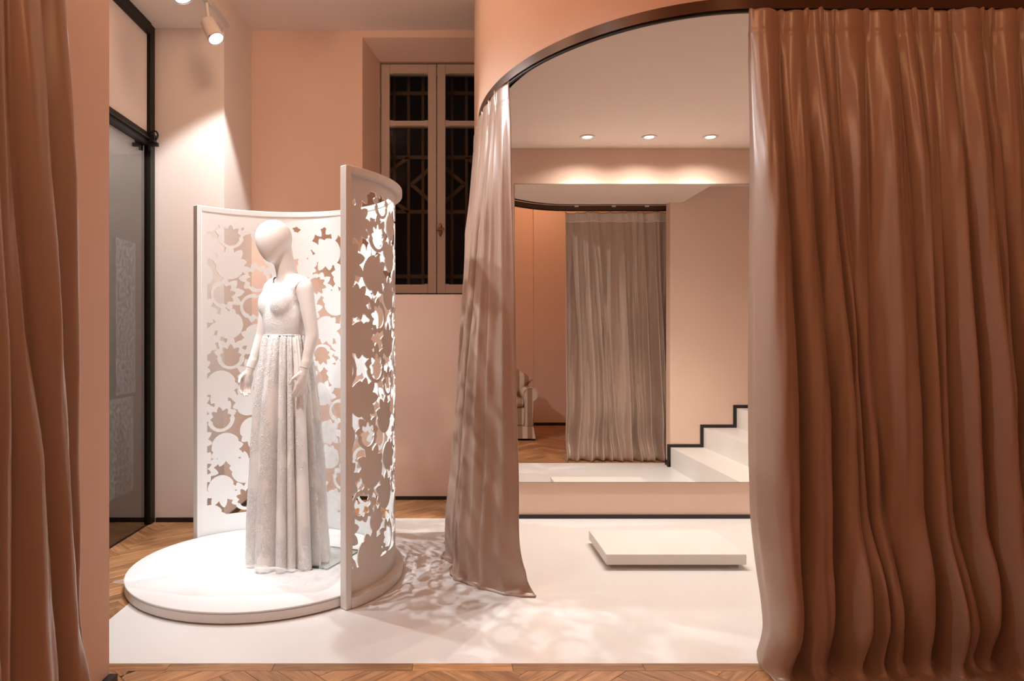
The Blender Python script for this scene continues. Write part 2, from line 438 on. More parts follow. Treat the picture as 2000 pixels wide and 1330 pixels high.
# ------------------------------------------------------------------ glass shopfront at left
dr = struct(empty('door_1', (XG, YP, 0)))
Y0 = YL+.01
fr = MB()
fr.box(XG-.05, XG+.012, YP-.075, YP-.002, 0, ZS)      # corner post
fr.box(XG-.05, XG+.02, Y0, YP-.075, ZS-.075, ZS)     # head
fr.box(XG-.05, XG+.014, Y0, YP-.075, 2.535, 2.615)   # transom
fr.box(XG-.05, XG+.03, Y0, YP-.075, 2.565, 2.58)
fr.build('frame', black_metal, dr, bevel=.004)
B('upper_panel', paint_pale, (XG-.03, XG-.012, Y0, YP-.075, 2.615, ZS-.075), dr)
B('glass_pane', door_glass, (XG-.02, XG-.010, Y0, YP-.075, 0.004, 2.535), dr)
m = MB()   # stay bracket at the corner of the transom
cy = YP-.10
m.box(XG+.012, XG+.055, cy-.02, cy+.02, 2.55, 2.60); m.box(XG+.03, XG+.075, cy-.012, cy+.012, 2.525, 2.548)
m.tube([(XG+.05+.022*math.sin(t*math.pi/8*1.4), cy, 2.60-.03*math.cos(t*math.pi/8*1.4)+.03*.6-.02) for t in range(-1, 9)], .006, 8)
m.box(XG+.012, XG+.030, cy-.012, cy+.012, 2.50, 2.63)
m.build('stay_bracket', black_metal, dr)
# what stands outside behind the glass
struct(B('wall_street', street_grey, (-3.2, -3.1, 2.3, 6.0, 0, 3.0)))
struct(B('wall_street_end', street_grey, (-3.2, -2.03, YP+.0, YP+.1, 0, 2.5)))
for nm, y0, y1, z0, z1 in (('etched_film', 4.19, 4.45, .90, 1.86), ('etched_film', 4.10, 4.42, .28, .88)):
    m = MB(); m.box(XG-.0095, XG-.0088, y0, y1, z0, z1); m.build(nm, etched, dr)
# ------------------------------------------------------------------ window
wn = struct(empty('window_1', ((ix0+ix1)/2, YI, iz0)))
fy0, fy1 = 5.66, 5.74
def px(v): return (v-VX)*5.68/F
def pz(v): return HC+(VY-v)*5.68/F
xm = px(853); xl = px(744); xr = 2*xm-xl
m = MB()
m.box(ix0, xl, fy0+.02, fy1+.03, iz0, iz1); m.box(xr, ix1, fy0+.02, fy1+.03, iz0, iz1); m.box(xl, xr, fy0+.02, fy1+.03, pz(124), iz1)
m.build('window_frame', sash_paint, wn, bevel=.004)
for sgn in (-1, 1):
    a, b_ = (xl+.004, xm-.0025) if sgn < 0 else (xm+.0025, xr-.004)
    zb, zt = pz(573), pz(127)
    sash = MB(); ws = px(759)-px(744)+.006
    sash.box(a, a+ws, fy0, fy1, zb, zt); sash.box(b_-ws, b_, fy0, fy1, zb, zt)
    sash.box(a+ws, b_-ws, fy0, fy1, zb, zb+.072); sash.box(a+ws, b_-ws, fy0, fy1, zt-.075, zt)
    sash.box(a+ws, b_-ws, fy0, fy1, pz(247), pz(237))
    so = sash.build('sash', sash_paint, wn, bevel=.004)
    for z0, z1 in ((zb+.072, pz(247)), (pz(237), zt-.075)):
        B('pane', win_glass, (a+ws, b_-ws, fy0+.04, fy0+.044, z0, z1), so)
        # chamfered corner beads
        bd = MB()
        for cx_, sx in ((a+ws, 1), (b_-ws, -1)):
            for cz_, sz in ((z0, 1), (z1, -1)):
                bd.box(min(cx_, cx_+sx*.028), max(cx_, cx_+sx*.028), fy0+.005, fy0+.035, min(cz_, cz_+sz*.005), max(cz_, cz_+sz*.005))
        bd.build('bead', sash_paint, so)
hx = px(860)
m = MB(); m.ell((hx, fy0-.006, pz(450)), (.016, .008, .055)); h = m.build('handle_plate', brass, wn, smooth=True)
MB().tube([(hx-.036, fy0-.03, pz(450)), (hx+.036, fy0-.03, pz(449))], .009, 10).tube([(hx, fy0, pz(450)), (hx, fy0-.032, pz(450))], .008, 10).build('handle', brass, wn, smooth=True, angle=50)
MB().tube([(xl-.012, fy0-.005, pz(214)), (xl-.012, fy0-.005, pz(182))], .011, 12).build('hinge', sash_paint, wn, smooth=True, angle=50)
# iron grille outside
YG = 5.90
def gp(x, y): q = at(x, y, YG); return (q.x, q.y, q.z)
gr = tag(empty('window_grille', (at(853, 580, YG).x, YG, at(853, 580, YG).z)), 'wrought iron grille with diamond centre behind the dark window', 'grille')
for vx in (770, 798, 826, 883, 911, 938): MB().bar(gp(vx, 140), gp(vx, 575), .022).build('bar', iron, gr)
for hy in (183, 308, 414, 540): MB().bar(gp(755, hy), gp(952, hy), .030, .030).build('crossbar', iron, gr)
for q in (((804,361),(855,316)), ((855,316),(907,361)), ((907,361),(855,406)), ((855,406),(804,361))):
    MB().bar(gp(*q[0]), gp(*q[1]), .03).build('diamond_bar', iron, gr)
for q in (((798,308),(760,336)), ((798,414),(760,388)), ((911,308),(950,336)), ((911,414),(950,388))):
    MB().bar(gp(*q[0]), gp(*q[1]), .03).build('octagon_bar', iron, gr)

# ------------------------------------------------------------------ mirror
mr_ = tag(empty('wall_mirror', (1.3, YM, .253)), 'large frameless wall mirror above the low peach wall', 'mirror')
mx0, mx1, mz0, mz1 = .4435, 2.12, .253, 2.314
B('mirror_glass', mirror_m, (mx0, mx1, YM-.008, YM-.001, mz0, mz1), mr_)
m = MB(); m.box(mx0-.003, mx0, YM-.0095, YM-.001, mz0-.003, mz1+.003); m.box(mx0, mx1, YM-.0095, YM-.001, mz1, mz1+.003); m.box(mx0, mx1, YM-.0095, YM-.001, mz0-.003, mz0)
m.build('polished_edge', mat('mirror_edge', (.30, .27, .25), .3, .6), mr_)

# ------------------------------------------------------------------ low plinth
pl = tag(empty('fitting_plinth', (1.22, 3.97, 0)), 'low white square plinth on the floor before the mirror', 'plinth')
B('top_slab', plinth_white, (.842, 1.60, 3.735, 4.21, .024, .080), pl, .003)
B('recessed_base', cord_m, (.875, 1.57, 3.77, 4.18, 0, .024), pl)

# ------------------------------------------------------------------ curtain rail
def rail(name, label, po, pi_, z0, z1):
    r_ = tag(empty(name, (po[1][0], po[1][1], z0)), label, 'curtain rail')
    sweep(po, pi_, z0, z1).build('fascia', bronze, r_, smooth=True, angle=35)
    return r_
rl = rail('curtain_rail', 'curved bronze curtain rail around the fitting room ceiling', plan(off=.004), plan(off=-.022), 2.522, 2.566)
sweep(plan(off=-.004), plan(off=-.016), 2.512, 2.522).build('track', black_metal, rl, smooth=True, angle=35)
clip_m = mat('white_clip', (.8, .74, .68), .5)
for cx in (1.25, 1.62, 1.95): B('ceiling_clip', clip_m, (cx-.018, cx+.018, 2.69, 2.715, 2.552, 2.5645), rl)

# ------------------------------------------------------------------ curtains
def poly_interp(keys, vals, v):
    return np.polyval(np.polyfit(keys, vals, min(3, len(keys)-1)), v)
def make_curtain(name, label, keys, bounds, base, ztop, extra, seed, amp=.5, amax=.075, m=22, nv=150, pool=.10, head=.085, group=None, closed_amp=1.0, wr=1.0, outk=.75):
    """bounds[i] = fold line positions (path parameter) at the height fractions keys; base(p, v) -> x, y, nx, ny"""
    H = ztop; Lc = H+extra; nb = len(bounds); r0 = np.random.default_rng(seed)
    cols = [(i, t/m) for i in range(nb-1) for t in range(m)]+[(nb-2, 1.0)]
    sk = r0.uniform(.75, 1.35, nb); af = r0.uniform(.7, 1.15, nb); zt_ = r0.uniform(-.006, .008, nb)
    ss = np.concatenate([np.linspace(0, head*1.4, 14), np.linspace(head*1.4, Lc, nv-14)[1:]])
    P = []
    rb = .07
    for s in ss:
        v = min(1.0, s/H)
        bb = [float(poly_interp(keys, bounds[i], v)) for i in range(nb)]
        row = []
        for i, t in cols:
            p = bb[i]+t*(bb[i+1]-bb[i]); wd = abs(bb[i+1]-bb[i])
            A = min(amax, amp*wd)*af[i]
            tt = t**sk[i]
            lobe = math.sin(math.pi*tt)**.75 if 0 < tt < 1 else 0
            hv_ = min(1, max(0, (s-head)/1.5)); hv_ = hv_*hv_*(3-2*hv_)
            off = A*lobe*(.42+.58*hv_)*(1+.25*v)
            # pinch pleats in the heading
            d = min(t, 1-t)*wd
            off += .018*math.exp(-(d/.007)**2)*max(0, 1-s/(head*2.2))
            off -= .0025*math.exp(-((s-head)/.006)**2)
            rg = noise.noise((p*13+seed*2, s*.32, seed*1.9)); rg2 = noise.noise((p*29+seed, s*.55+v*2, seed*.4))
            off += wr*(.016*(1-abs(rg)*2.2)+.006*(1-abs(rg2)*2.2))*min(1, max(0, s-head)/.5)
            # soft creases
            off += wr*.006*noise.noise((p*7+seed, s*.8, seed*.7))*min(1, s/1.2)
            off += wr*.010*v**3*noise.noise((p*11+s*4, s*5, seed*1.3))
            z = ztop-s; out = 0
            # drop to the floor and spread
            loc = extra*(.75+.5*noise.noise((p*3.3, seed*3.1, 0)))
            Hs = H-rb*.43
            if s > Hs-rb*1.0:
                e_ = s-(Hs-rb)
                a = min(e_/rb, math.pi/2*1.02)
                z = rb*(1-math.sin(min(a, math.pi/2))) if a < math.pi/2 else 0
                out = rb*(1-math.cos(min(a, math.pi/2)))+max(0, e_-rb*math.pi/2)
            bul = max(0, 1-abs(z-.20)/(.20 if z < .2 else .42))
            bul = bul*bul*(3-2*bul)
            off += pool*bul*(.25+.75*noise.noise((p*4.6, z*1.5, seed)))*1.0
            zz = z
            if z < .05:
                zz = max(.004, z)+.022*max(0, noise.noise((p*16, s*14, seed+5)))*(1-z/.05)
            x, y, nx, ny = base(p, v)
            zz += (zt_[i]*(1-t)+zt_[min(i+1, nb-1)]*t)*max(0, 1-s/.25) + .010*math.exp(-(d/.012)**2)*max(0, 1-s/.10)
            k = off+out*outk
            row.append((x+nx*k, y+ny*k, zz))
        P.append(row)
    root = tag(empty(name, (P[-1][len(cols)//2][0], P[-1][len(cols)//2][1], 0)), label, 'curtain', group)
    ih = 10
    def sheet(nm, rows, mt, th=.003, off=0):
        o = MB().grid(rows).build(nm, mt, root, smooth=True, fix=False)
        sd = o.modifiers.new('thickness', 'SOLIDIFY'); sd.thickness = th; sd.offset = 0
        return o
    sheet('fabric', P, silk_m)
    # pale tape on the back of the heading
    back = []
    for row, s in zip(P[:ih+1], ss):
        v = 0; rr = []
        for (i, t), q in zip(cols, row):
            bb0 = float(poly_interp(keys, bounds[i], 0)); bb1 = float(poly_interp(keys, bounds[i+1], 0))
            x, y, nx, ny = base(bb0+t*(bb1-bb0), 0)
            rr.append((q[0]-nx*.004, q[1]-ny*.004, q[2]-.004))
        back.append(rr)
    sheet('heading_tape', back, tape_m, .0015)
    return root

# right curtain, drawn across the front
XYR = 2.67
def base_front(p, v): return p, XYR, 0.0, -1.0
K5 = [(y-20)/1310. for y in (20, 330, 660, 950, 1280)]
bx = [(1460,1462,1464,1464,1472),(1521,1527,1540,1548,1530),(1572,1580,1600,1612,1600),(1600,1620,1650,1656,1660),(1625,1640,1664,1678,1702),
      (1688,1687,1693,1706,1745),(1745,1765,1777,1790,1802),(1780,1800,1812,1822,1850),(1814,1824,1834,1846,1880),(1851,1868,1885,1895,1915),
      (1912,1925,1937,1955,1965),(1930,1945,1957,1977,1992),(1985,1990,2000,2012,2025),(2035,2040,2045,2050,2060),(2090,2090,2090,2095,2095)]
bw = [[(x-VX)*XYR/F for x in r_] for r_ in bx]
make_curtain('curtain', 'wide taupe satin curtain drawn across the right side, pooling on parquet', K5, bw, base_front, 2.504, .34, 3, amp=.85, amax=.115, pool=.16, wr=1.5)

# left curtain on the near wall
def base_near(p, v): return XL+.075, p, 1.0, 0.0
cx_ = [(-150,-150,-140,-130,-120),(-90,-88,-80,-70,-60),(-45,-45,-40,-30,-20),(5,0,5,12,2),(37,34,48,80,112),(88,93,105,120,160),(128,140,132,146,172)]
cw = [[-(XL+.11)*F/(VX-x) for x in r_] for r_ in cx_]
nl = tag(empty('wall_curtain_rail', (XL+.075, 1.75, 2.52)), 'short bronze rail above the curtain on the near left wall', 'curtain rail')
MB().box(XL+.055, XL+.09, 1.2, 2.15, 2.52, 2.55).build('fascia', bronze, nl)
MB().box(XL, XL+.06, 1.3, 1.33, 2.525, 2.545).build('bracket', bronze, nl); MB().box(XL, XL+.06, 2.05, 2.08, 2.525, 2.545).build('bracket', bronze, nl)
make_curtain('curtain', 'brown satin curtain hanging in deep folds at the left edge', K5, cw, base_near, 2.504, .06, 11, amp=.75, amax=.09, pool=.02, wr=.8)

# fitting-room curtain gathered at its open edge
top_c = np.array([(.290,3.37),(.235,3.53),(.215,3.66),(.190,3.80),(.178,3.95),(.170,4.12),(.168,4.30),(.168,4.45)])
bot_c = np.array([(.365,3.40),(.155,3.50),(.10,3.64),(.065,3.80),(.05,3.98),(.06,4.15),(.06,4.32),(.10,4.46)])
npt = len(top_c)
def base_side(p, v):
    u = min(max(p, 0), 1)*(npt-1)
    def ev(A):
        i = min(int(u), npt-2); t = u-i
        return A[i]*(1-t)+A[i+1]*t
    w_ = v**1.15
    q = ev(top_c)*(1-w_)+ev(bot_c)*w_
    kk = max(0, 1-p/.10)*max(0, (v-.90)/.10)**2; q = q+np.array([.07, -.03])*kk
    # outward normal: away from the fitting-room centre
    d = np.array([q[0]-1.0, q[1]-4.35]); d /= np.linalg.norm(d)
    return q[0], q[1], d[0], d[1]
sb = [[0,0,0],[.15,.145,.14],[.30,.40,.46],[.48,.60,.68],[.72,.80,.86],[1,1,1]]
make_curtain('curtain', 'pale taupe silk curtain gathered at the open edge of the fitting room', [0,.5,1], sb, base_side, 2.503, .045, 23, amp=.24, amax=.06, pool=.03, wr=1.2, outk=.3)

# ------------------------------------------------------------------ round platform, screen
CX, CY, RS = -.99, 3.685, .690
A0, A1 = math.radians(-43), math.radians(137.3)
HS = 2.045
rp_ = tag(empty('round_platform', (CX, CY, 0)), 'round white display platform carrying the mannequin', 'platform')
MB().lathe([(.662,.048),(.676,.048),(.680,.050),(.680,.056),(.677,.058),(0.0005,.058)], 128, (CX,CY,0)).build('top_disc', lacquer, rp_, smooth=True, angle=30)
MB().lathe([(.655,.006),(.676,.006),(.678,.008),(.678,.044),(.676,.046),(.655,.0465)], 128, (CX,CY,0)).build('edge_band', plinth_white, rp_, smooth=True, angle=30)
MB().lathe([(.62,0),(.62,.02)], 96, (CX,CY,0)).build('recessed_base', black, rp_)

def cyl_hit(x, y, far):
    dx, dz = (x-VX)/F, (VY-y)/F
    a = dx*dx+1; b_ = -2*(dx*CX+CY); c = CX*CX+CY*CY-RS*RS; D = b_*b_-4*a*c
    D = max(D, 0)
    t = (-b_+(1 if far else -1)*math.sqrt(D))/(2*a)
    return math.atan2(t-CY, dx*t-CX), HC+dz*t, t
# blossoms: x, y, radius, heading (0 up, clockwise), cut-out?
inner = [(478,459,25,0,1),(459,506,28,0,0),(442,561,27,80,1),(513,533,25,-50,1),(493,587,25,110,1),(454,632,27,-60,0),(493,668,26,-150,0),(457,700,27,0,1),
 (402,540,21,-90,0),(411,608,26,90,0),(410,670,27,40,0),(425,476,24,100,0),(410,428,25,0,0),(495,410,24,180,0),(590,468,27,90,0),(630,497,28,-110,0),(610,412,24,180,0),
 (644,443,27,150,0),(664,531,24,0,0),(619,544,23,100,1),(651,585,25,0,0),(642,644,25,120,0),(675,621,22,90,1),(671,680,23,-40,0),(630,691,23,150,1),(583,508,18,30,0),
 (432,754,29,170,0),(434,808,27,-10,1),(477,790,25,-30,0),(436,865,28,160,0),(477,842,26,150,0),(423,925,26,70,1),(468,917,25,0,0),(430,970,26,170,0),(470,977,24,-30,1),
 (481,734,23,-20,0),(655,738,23,0,0),(637,783,21,60,0),(662,804,23,120,1),(646,847,22,90,0),(671,850,20,0,0),(646,898,21,-60,0),(664,930,23,30,1),(657,975,21,90,0),
 (400,730,22,20,0),(398,800,22,100,0),(405,870,22,60,0),(399,975,22,0,0),(530,560,26,20,0),(560,640,26,200,0),(545,440,24,90,0),(560,520,25,-70,0),
 (600,610,24,40,0),(590,720,24,0,1),(520,760,25,60,0),(560,830,25,0,0),(600,880,24,-90,1),(520,900,25,10,0),(560,970,25,150,0),(615,950,22,0,0),(600,790,23,120,0)]
outer = [(706,426,33,90,0),(748,409,26,0,1),(734,462,31,0,1),(726,532,36,100,0),(693,512,38,120,0),(759,502,28,0,0),(696,595,31,80,0),(738,618,31,-80,1),(754,585,28,40,0),
 (706,668,33,110,0),(756,668,28,0,0),(731,714,32,0,1),(757,748,24,0,1),(704,777,36,90,0),(748,817,31,10,0),(712,865,30,0,1),(756,885,28,90,0),(721,922,37,-20,0),
 (767,939,22,0,1),(706,997,31,90,1),(745,980,31,-30,0),(704,1071,37,60,0),(748,1054,29,-60,1),(768,848,22,0,1),(700,380,30,180,0),(760,440,26,60,0),(728,1010,22,30,0),(768,610,24,0,1),(766,545,22,120,0)]
FL = []
for far, lst in ((True, inner), (False, outer)):
    for x, y, r_, h_, c_ in lst:
        a, z, t = cyl_hit(x, y, far)
        if a < A0-.3 or a > A1+.3: continue
        s = (a-A0)*RS
        hh = -h_ if far else h_        # seen from inside, right-hand turns mirror on the unrolled sheet
        FL.append((s, z, r_*t/F*1.12, math.radians(hh), c_))
SL = (A1-A0)*RS
tries = 0
while tries < 6000:
    tries += 1
    s, z = random.uniform(-.05, SL+.05), random.uniform(.12, 1.98)
    dm = .158
    if all((s-q[0])**2+(z-q[1])**2 > dm**2 for q in FL):
        FL.append((s, z, random.uniform(.088, .104), random.uniform(-math.pi, math.pi), random.random() < .28))
pos = np.array([(q[0], q[1]) for q in FL]); rad = np.array([q[2] for q in FL])*1.0
for _ in range(60):                    # let crowded blossoms drift apart
    D = pos[:, None, :]-pos[None, :, :]; dist = np.hypot(D[..., 0], D[..., 1])+np.eye(len(pos))
    want = (rad[:, None]+rad[None, :])*1.02
    push = np.clip(want-dist, 0, .03)*.12; np.fill_diagonal(push, 0)
    pos = pos+(D/dist[..., None]*push[..., None]).sum(1)
    pos[:, 0] = np.clip(pos[:, 0], -.03, SL+.03); pos[:, 1] = np.clip(pos[:, 1], .15, 1.97)
FL = [(float(p[0]), float(p[1]), q[2]*.915, *q[3:]) for p, q in zip(pos, FL)]
ZB0, ZB1 = .050, 2.015
GS = .0052
ns, nz = int(SL/GS)+1, int((ZB1-ZB0)/GS)+1
S = np.linspace(0, SL, ns)[None, :]; Z = np.linspace(ZB0, ZB1, nz)[:, None]
TIPS = np.radians([0, 34, -34, 68, -68]); TR = [1.16, 1.10, 1.10, 1.02, 1.02]
def radial(th):
    """bulb with five pointed petals about th = 0"""
    a = np.abs(th); hw = math.radians(22)
    pet = np.zeros_like(a)
    for tp, tr in ((0, 1.42), (40, 1.34), (78, 1.18)):
        q = np.clip(1-np.abs(a-math.radians(tp))/hw, 0, 1)
        pet = np.maximum(pet, .70+(tr-.70)*q**.62*(q > 0))
    bowl = .70+.30*np.clip((a-math.radians(88))/math.radians(16), 0, 1)**.5
    return np.maximum(np.where(a < math.radians(78), np.maximum(pet, .70), np.maximum(pet, bowl)), .70)
field = np.full((nz, ns), -1.0)
cuts = np.full((nz, ns), -1.0)
for s, z, r_, h_, c_ in FL:
    dx, dz = S-s, Z-z
    u = dx*math.cos(h_)-dz*math.sin(h_); vv = dx*math.sin(h_)+dz*math.cos(h_)
    th = np.arctan2(u, vv); rho = np.hypot(u, vv)
    field = np.maximum(field, radial(th)*r_-rho)
for s, z, r_, h_, c_ in FL:
    if not c_: continue
    dx, dz = S-s, Z-z
    u = dx*math.cos(h_)-dz*math.sin(h_); vv = dx*math.sin(h_)+dz*math.cos(h_)
    rho = np.hypot(u, vv); th = np.arctan2(u, vv)
    f0 = radial(th)*r_-rho
    ring_ = np.where(rho < 1.25*r_, f0, -1)
    g = radial(np.arctan2(u, vv+.14*r_))*r_*.66-np.hypot(u, vv+.14*r_)
    inside = np.where(f0 > -.002, np.maximum(-1, -g), 9)
    field = np.minimum(field, inside)
# solid margins
mgS = np.minimum(S, SL-S); mg = np.maximum(.035-mgS, np.maximum(.115-(Z-ZB0), .055-(ZB1-Z)))
field = np.maximum(field, mg)
def components(F_):
    sol = F_ > 0; lab = np.zeros(F_.shape, int); n = 0
    lst = []
    for j0, i0 in zip(*np.nonzero(sol)):
        if lab[j0, i0]: continue
        n += 1; st_ = [(int(j0), int(i0))]; lab[j0, i0] = n; cells = []
        while st_:
            j, i = st_.pop(); cells.append((j, i))
            for a, b_ in ((j+1, i), (j-1, i), (j, i+1), (j, i-1)):
                if 0 <= a < nz and 0 <= b_ < ns and sol[a, b_] and not lab[a, b_]: lab[a, b_] = n; st_.append((a, b_))
        lst.append(np.array(cells))
    return lst
for _ in range(5):       # little leaves tie loose blossoms to their neighbours
    cl = components(field)
    if len(cl) < 2: break
    rest = np.concatenate([c for c in cl])
    for c in cl:
        if c is max(cl, key=len) or len(c) < 25: continue
        others = np.concatenate([q for q in cl if q is not c])
        cs_ = c[::max(1, len(c)//200)]; os_ = others[::max(1, len(others)//6000)]
        D = ((cs_[:, None, :]-os_[None, :, :])**2).sum(2); k = np.unravel_index(D.argmin(), D.shape)
        pa, pb = cs_[k[0]], os_[k[1]]; mid = (pa+pb)/2; half = math.sqrt(D.min())/2*GS+.016
        field = np.maximum(field, np.where(True, half-np.hypot(S-mid[1]*SL/(ns-1), Z-(ZB0+mid[0]*(ZB1-ZB0)/(nz-1))), -1))
field = np.where(np.abs(field) < 1e-5, 1e-5, field)
# polygonise the sheet (marching squares), bend it to the cylinder
vid = {}; MV = []; MF = []
def vert(key, s, z):
    i = vid.get(key)
    if i is None:
        a = A0+s/RS; i = len(MV); vid[key] = i
        MV.append((CX+RS*math.cos(a), CY+RS*math.sin(a), z))
    return i
sv = np.linspace(0, SL, ns); zv = np.linspace(ZB0, ZB1, nz); fl = field.tolist()
for j in range(nz-1):
    for i in range(ns-1):
        cs = [(i, j), (i+1, j), (i+1, j+1), (i, j+1)]
        fv = [fl[b_][a] for a, b_ in cs]
        if max(fv) <= 0: continue
        if min(fv) > 0:
            MF.append([vert((a, b_), sv[a], zv[b_]) for a, b_ in cs]); continue
        pl_ = []
        for k in range(4):
            (a, b_), (c_, d_) = cs[k], cs[(k+1) % 4]
            if fv[k] > 0: pl_.append(vert((a, b_), sv[a], zv[b_]))
            f0, f1 = fv[k], fv[(k+1) % 4]
            if (f0 > 0) != (f1 > 0):
                t = f0/(f0-f1)
                key = tuple(sorted(((a, b_), (c_, d_))))
                pl_.append(vert(key, sv[a]+t*(sv[c_]-sv[a]), zv[b_]+t*(zv[d_]-zv[b_])))
        if len(pl_) >= 3: MF.append(pl_)
scn = tag(empty('floral_screen', (CX, CY, 0)), 'white curved screen cut with lotus blossom openwork behind the mannequin', 'screen')
mb = MB(); mb.v = MV; mb.f = [tuple(f) for f in MF]
fo = mb.build('openwork_panel', lacquer, scn, smooth=True, fix=False)
# drop loose islets
bm = bmesh.new(); bm.from_mesh(fo.data); bm.verts.ensure_lookup_table()
seen = set(); groups = []
for v in bm.verts:
    if v.index in seen: continue
    st_ = [v]; seen.add(v.index); g = []
    while st_:
        q = st_.pop(); g.append(q)
        for e_ in q.link_edges:
            o_ = e_.other_vert(q)
            if o_.index not in seen: seen.add(o_.index); st_.append(o_)
    groups.append(g)
big_g = max(groups, key=len)
kill = [v for g in groups if g is not big_g for v in g]
bmesh.ops.delete(bm, geom=kill, context='VERTS'); bm.to_mesh(fo.data); bm.free()
fo.data.polygons.foreach_set('use_smooth', [True]*len(fo.data.polygons))
sd = fo.modifiers.new('thickness', 'SOLIDIFY'); sd.thickness = .006; sd.offset = 0; sd.use_even_offset = False
es = fo.modifiers.new('split', 'EDGE_SPLIT'); es.split_angle = math.radians(40)

def arc_bar(name, r0, r1, z0, z1, a0, a1, n=72):
    rows = []
    for k in range(n+1):
        a = a0+(a1-a0)*k/n; c, s = math.cos(a), math.sin(a)
        rows.append([(CX+r*c, CY+r*s, z) for r, z in ((r0,z0),(r1,z0),(r1,z1),(r0,z1))])
    m = MB(); m.grid(rows, True); m.f += [(0,1,2,3), tuple(n*4+k for k in (3,2,1,0))]
    return m.build(name, lacquer, scn, smooth=True, bevel=.003, angle=40)
arc_bar('top_rim', RS-.006, RS+.040, 2.012, HS, A0, A1)
arc_bar('bottom_rim', RS-.006, RS+.045, .002, .052, A0, A1)
for aa, s_ in ((A0, 1), (A1, -1)):
    da = .030/RS
    arc_bar('end_post', RS-.006, RS+.040, .002, HS, aa-(da if s_ > 0 else 0), aa+(0 if s_ > 0 else da), 2)

# ------------------------------------------------------------------ mannequin
MC = Vector((-.885, 3.70, 0)); fd = Vector((-.707, -.707, 0)); ld = Vector((.707, -.707, 0))
def L2(a, b_, z): return MC+fd*a+ld*b_+Vector((0, 0, z))
RB = Matrix((fd, ld, Vector((0, 0, 1)))).transposed()
def remesh(mb_, name, mt, vox, smooth_it, parent=None, zs=None, iters=0):
    o = mb_.build(name, mt, parent)
    md = o.modifiers.new('r', 'REMESH'); md.mode = 'VOXEL'; md.voxel_size = vox; md.use_smooth_shade = True
    if smooth_it:
        s_ = o.modifiers.new('s', 'SMOOTH'); s_.factor = .5; s_.iterations = smooth_it
    dg = bpy.context.evaluated_depsgraph_get(); ev = o.evaluated_get(dg)
    me = bpy.data.meshes.new_from_object(ev); o.modifiers.clear(); old = o.data; o.data = me; bpy.data.meshes.remove(old)
    if not me.materials: me.materials.append(mt)
    if zs is not None:
        bm = bmesh.new(); bm.from_mesh(me); vs = [v for v in bm.verts if v.co.z > zs]
        for _ in range(iters): bmesh.ops.smooth_vert(bm, verts=vs, factor=.5, use_axis_x=True, use_axis_y=True, use_axis_z=True)
        bm.to_mesh(me); bm.free()
    me.polygons.foreach_set('use_smooth', [True]*len(me.polygons))
    return o
def caps(m, a, b_, ra, rb_, k=8, n=18):      # tapered capsule
    a, b_ = Vector(a), Vector(b_); d = (b_-a).normalized()
    pts = [a-d*ra*.98, a-d*ra*.85, a-d*ra*.5]+[a.lerp(b_, i/k) for i in range(k+1)]+[b_+d*rb_*.5, b_+d*rb_*.85, b_+d*rb_*.98]
    rr = [ra*.2, ra*.53, ra*.866]+[ra+(rb_-ra)*i/k for i in range(k+1)]+[rb_*.866, rb_*.53, rb_*.2]
    m.tube(pts, rr, n)
def torso(m, g=0.0):
    m.ell(L2(0, 0, 1.36), (.098+g, .132+g, .20+g), RB); m.ell(L2(-.005, 0, 1.21), (.090+g, .112+g, .20+g), RB)
    m.ell(L2(-.015, 0, 1.475), (.075+g, .150+g, .085+g), RB)
    for s_ in (-1, 1):
        m.ell(L2(.056, .060*s_, 1.430), (.052+g, .058+g, .078+g), RB)
        caps(m, L2(-.015, .03*s_, 1.545), L2(-.012, .145*s_, 1.517), .050+g, .045+g)
    caps(m, L2(-.02, 0, 1.50), L2(-.012, 0, 1.60), .075+g, .052+g)
bodym = MB(); torso(bodym)
bodym.ell(L2(-.01, 0, 1.02), (.115, .165, .17), RB)
hd = Vector((-.86, -.51, 0)).normalized(); hs = Vector((-hd.y, hd.x, 0))
tilt = math.radians(16)
hz = (Vector((0, 0, 1))*math.cos(tilt)+hd*math.sin(tilt)).normalized(); hf = hs.cross(hz).normalized()
if hf.dot(hd) < 0: hf = -hf
RH = Matrix((hf, hs, hz)).transposed()
HCn = Vector((-.935, 3.655, 1.778))
bodym.ell(HCn, (.100, .078, .098), RH, 28, 20)
for k in range(1, 9):
    u = k/8; bodym.ell(HCn+hf*(.030*u)-hz*(.075*u), (.100-.044*u**1.4, .078-.030*u**1.4, .098-.044*u), RH, 28, 20)
caps(bodym, L2(-.012, 0, 1.57), HCn-hf*.025-hz*.05, .054, .056)
for s_ in (-1, 1):
    caps(bodym, L2(-.01, .085*s_, .98), L2(0, .085*s_, .52), .085, .055); caps(bodym, L2(0, .085*s_, .52), L2(-.01, .08*s_, .14), .052, .032)
    caps(bodym, L2(-.01, .08*s_, .13), L2(.10, .085*s_, .095), .034, .026)
hands = []
arm_pts = {1: (L2(-.012, .168, 1.512), L2(-.035, .205, 1.262), L2(.01, .200, 1.085)), -1: (L2(-.012, -.168, 1.512), L2(.015, -.215, 1.262), L2(.085, -.225, 1.075))}
